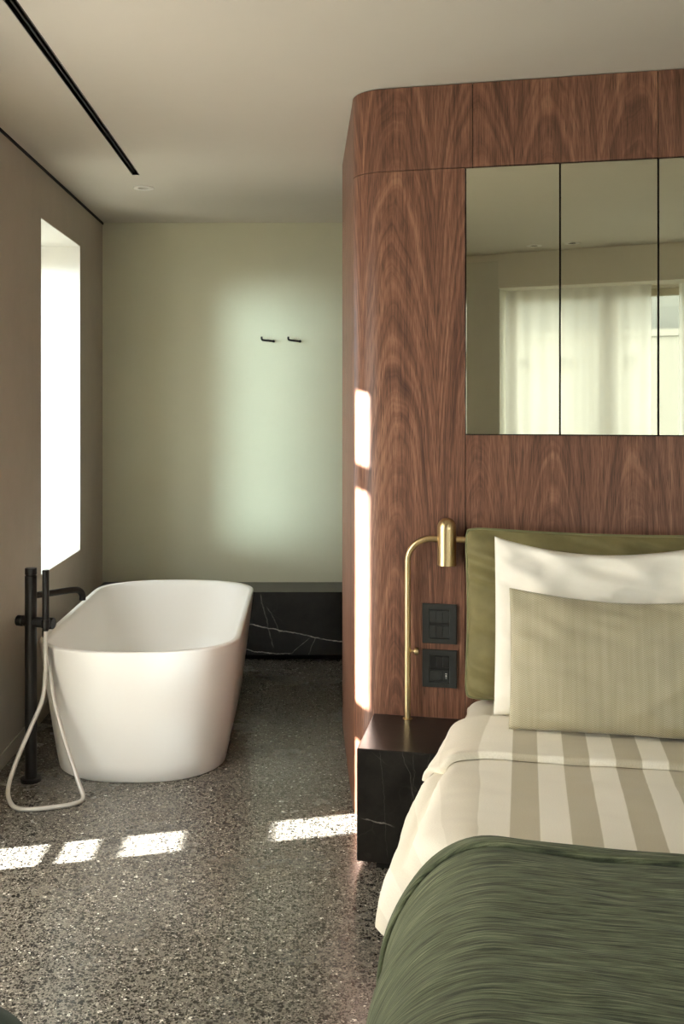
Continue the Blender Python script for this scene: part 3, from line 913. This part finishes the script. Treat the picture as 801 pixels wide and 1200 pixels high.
sham, loop = pillow('velvet_cushion', M['velvet'], None, .380, 1.32, .470, .104, .552, .125, .05, nx=110, ny=80, ear=.03, amp=.008, seed=2.2, powr=5, crease=.024, puff=.5, sag=.006, cf=7.5, rnd=.035)
tag(sham, 'large olive velvet cushion with piping, standing against the walnut wall behind the white pillow', 'cushion')
MB().tube(loop + [loop[0]], .0045, 8).build('piping', M['piping'], sham, True)

wp, _ = pillow('white_pillow', M['cotton'], None, .478, 1.165, .480, .292, .538, .125, .15, nx=72, ny=56, sag=.045, ear=.012, amp=.006, seed=8.1, powr=3.2, crease=.030, cf=4.5, sagc=.46)
tag(wp, 'plain white cotton pillow between the olive velvet cushion and the beige cushion', 'pillow')

lc, _ = pillow('lumbar_cushion', M['herring'], None, .525, 1.19, .487, .444, .402, .115, .24, nx=72, ny=48, sag=.028, ear=.02, amp=.004, seed=5.0, powr=3.0, crease=.016, sagc=.5)
tag(lc, 'beige herringbone cushion in front of the white pillow on the bed', 'cushion')

# ------------------------------------------------------------------ dark green pouf, just its rim shows at the lower left
PX, PY, PR = -.68, 1.53, .29
pf = thing('pouf', (PX, PY, 0), 'dark green rounded pouf cut by the lower left corner of the photo', 'pouf')
prof = [(PR - .05, .02), (PR - .012, .035), (PR, .08), (PR + .006, .2), (PR, .32), (PR - .02, .372), (PR - .06, .398), (PR - .12, .406), (.0, .408)]
MB().lathe(prof, (PX, PY, 0), seg=64).build('upholstery', M['pouf'], pf, True, 60)
MB().lathe([(PR - .07, 0), (PR - .07, .02)], (PX, PY, 0), seg=40).build('plinth', M['black'], pf, True)

# ------------------------------------------------------------------ curtain drawn across the tall side window, leaving a slit
def curtain():
    V = []; F = []; nyy, nzz = 120, 24
    for j in range(nzz + 1):
        z = .012 + (2.470 - .012) * j / nzz
        edge = 3.036 + .092 * sm(.60, .85, z)
        for i in range(nyy + 1):
            f = i / nyy; y = 1.62 + (edge - 1.62) * f
            x = XL + .075 + .018 * math.sin(f * 58 + .4 * math.sin(z * 2)) * (1 - .9 * sm(.97, 1, f))
            V.append((x, y, z))
    for j in range(nzz):
        for i in range(nyy):
            a = j * (nyy + 1) + i; F.append((a, a + 1, a + nyy + 2, a + nyy + 1))
    return mk('curtain_cloth', V, F, M['sheer'], ct, True, fix=False)
ct = thing('curtain', (XL + .075, 2.3, 0), 'pale linen curtain drawn over the tall window left of the camera', 'curtain')
curtain()
MB().box((XL + .045, 1.55, 2.474), (XL + .105, 3.25, CEIL - .002), .003).build('curtain_rail', M['white_plastic'], ct)

# ------------------------------------------------------------------ outside
struct(MB().box((-40, -40, -6.2), (40, 40, -6)).build('ground', M['ground']))
fb = thing('apartment_building', (-3, -16, -6), 'pale apartment block across the street, seen mirrored in the bronze doors', 'building')
MB().box((-13, -22, -6), (9, -15, 2.85)).build('facade', M['facade'], fb)
MB().box((-12, -22, 2.86), (9, -16.2, 4.9)).build('set_back_storey', M['facade_grey'], fb)
MB().box((-13.05, -15.25, 2.86), (9.05, -14.95, 3.0)).build('parapet', M['facade'], fb)
for zc in (2.33, -.4, -3.1):
    for xc in (-6.9, -5.1, -3.31, -2.38, -1.13, .6, 2.4, 4.2):
        wn = MB().box((xc - .14, -15.05, zc - .15), (xc + .14, -14.97, zc + .15), .01).build('window', M['frame'], fb)
        MB().box((xc - .125, -14.968, zc - .135), (xc - .012, -14.955, zc + .135)).build('shutter', M['shutter'], wn)
        MB().box((xc + .012, -14.968, zc - .135), (xc + .125, -14.955, zc + .135)).build('shutter', M['shutter'], wn)
struct(MB().box((-2.2, -2.3, -.35), (4.5, YR - .31, -.2)).build('balcony_floor', M['ground']))
struct(MB().box((-2.2, -2.3, -.2), (4.5, -2.2, 1.10), .005).build('balcony_parapet', M['facade']))
struct(MB().box((-1.75, -2.6, -.35), (-1.62, YR - .30, 4.2)).build('sun_blocker_wall', M['facade']))  # unseen wall added to keep direct sun out of the rear window
nb = thing('sun_blocker_block', (-8.8, 3.7, -6), 'unseen tall block added to keep the sun off the bathroom window', 'building')  # unseen block added to stop direct sun through the bathroom window
MB().box((-10, 2.35, -6), (-7.6, 5.0, 7.5), .02).build('wall', M['facade_grey'], nb)
MB().box((-10.2, 2.25, 7.5), (-7.4, 5.1, 7.8), .02).build('blocker_cap', M['facade_grey'], nb)
def voile(x0, x1, nw):
    V = []; F = []; nx_, nz_ = nw * 10, 3
    for j in range(nz_ + 1):
        for i in range(nx_ + 1):
            x = x0 + (x1 - x0) * i / nx_
            V.append((x, YR + .09 + .006 * math.sin(2 * PI * nw * i / nx_ + .6 * math.sin(i * .13)), .012 + (2.252 - .012) * j / nz_))
    for j in range(nz_):
        for i in range(nx_):
            a = j * (nx_ + 1) + i; F.append((a, a + 1, a + nx_ + 2, a + nx_ + 1))
    return V, F
for x0, x1, nw, lab in ((-.262, .738, 9, 'sheer white curtain left of the bright gap in the mirrored rear window'),
                        (.915, 3.0, 18, 'sheer white curtain right of the bright gap in the mirrored rear window')):
    r = thing('sheer_curtain', ((x0 + x1) / 2, YR + .09, 0), lab, 'curtain', 'sheer curtains at the rear window')
    V, F = voile(x0, x1, nw)
    mk('curtain_cloth', V, F, M['voile'], r, True, fix=False)

# ------------------------------------------------------------------ light
world = bpy.data.worlds.new('sky'); scene.world = world; world.use_nodes = True
bg = world.node_tree.nodes['Background']
wt = world.node_tree; wn = wt.nodes
def wmath(op, a, b):
    o = wn.new('ShaderNodeMath'); o.operation = op
    for i, q in enumerate((a, b)):
        if isinstance(q, bpy.types.NodeSocket): wt.links.new(q, o.inputs[i])
        else: o.inputs[i].default_value = q
    return o.outputs[0]
# even bright sky with a low bright lobe added to light the back wall
SKY = 8.0; SKY_LOBE = 120.0
CD = Vector((-.777, -.63, .045)).normalized()
tc = wn.new('ShaderNodeTexCoord')
dt = wn.new('ShaderNodeVectorMath'); dt.operation = 'DOT_PRODUCT'
wt.links.new(tc.outputs['Generated'], dt.inputs[0]); dt.inputs[1].default_value = CD
mr = wn.new('ShaderNodeMapRange'); mr.interpolation_type = 'SMOOTHSTEP'
wt.links.new(dt.outputs['Value'], mr.inputs[0])
mr.inputs[1].default_value = math.cos(math.radians(7.5)); mr.inputs[2].default_value = math.cos(math.radians(3.5))
mxc = wn.new('ShaderNodeMix'); mxc.data_type = 'RGBA'
wt.links.new(mr.outputs[0], mxc.inputs[0])
mxc.inputs[6].default_value = (.94, .975, 1.0, 1); mxc.inputs[7].default_value = (.72, .92, 1.0, 1)
wt.links.new(mxc.outputs[2], bg.inputs[0])
wt.links.new(wmath('ADD', wmath('MULTIPLY', mr.outputs[0], SKY_LOBE), SKY), bg.inputs[1])
sun = bpy.data.lights.new('sun', 'SUN'); sun.energy = 105; sun.angle = math.radians(1.0); sun.color = (1.0, .96, .91)
so = bpy.data.objects.new('sun', sun); link(so)
sd = Vector((.972, .236, -.360)); so.rotation_euler = sd.to_track_quat('-Z', 'Y').to_euler()
so.location = (-8, -2, 6)

# ------------------------------------------------------------------ camera
cam = bpy.data.cameras.new('camera'); co = bpy.data.objects.new('camera', cam); link(co)
co.location = (0, 0, CAMH); co.rotation_euler = (PI / 2, 0, 0)
cam.sensor_fit = 'VERTICAL'; cam.sensor_height = 36; cam.sensor_width = 36 * 801 / 1200
cam.lens = 1180 / 1200 * 36
cam.shift_x = (400.5 - 355) / 1200; cam.shift_y = (477 - 600) / 1200
cam.clip_start = .02; cam.clip_end = 200
scene.camera = co

vs = scene.view_settings
scene.display_settings.display_device = 'sRGB'
vs.view_transform = 'Standard'; vs.look = 'None'; vs.exposure = 0.35; vs.gamma = 1.0; vs.use_curve_mapping = False
cy = scene.cycles
cy.use_denoising = True
cy.max_bounces = 14; cy.diffuse_bounces = 8; cy.glossy_bounces = 6; cy.transmission_bounces = 8; cy.transparent_max_bounces = 12
cy.sample_clamp_indirect = 8.0
cy.caustics_reflective = False; cy.caustics_refractive = False
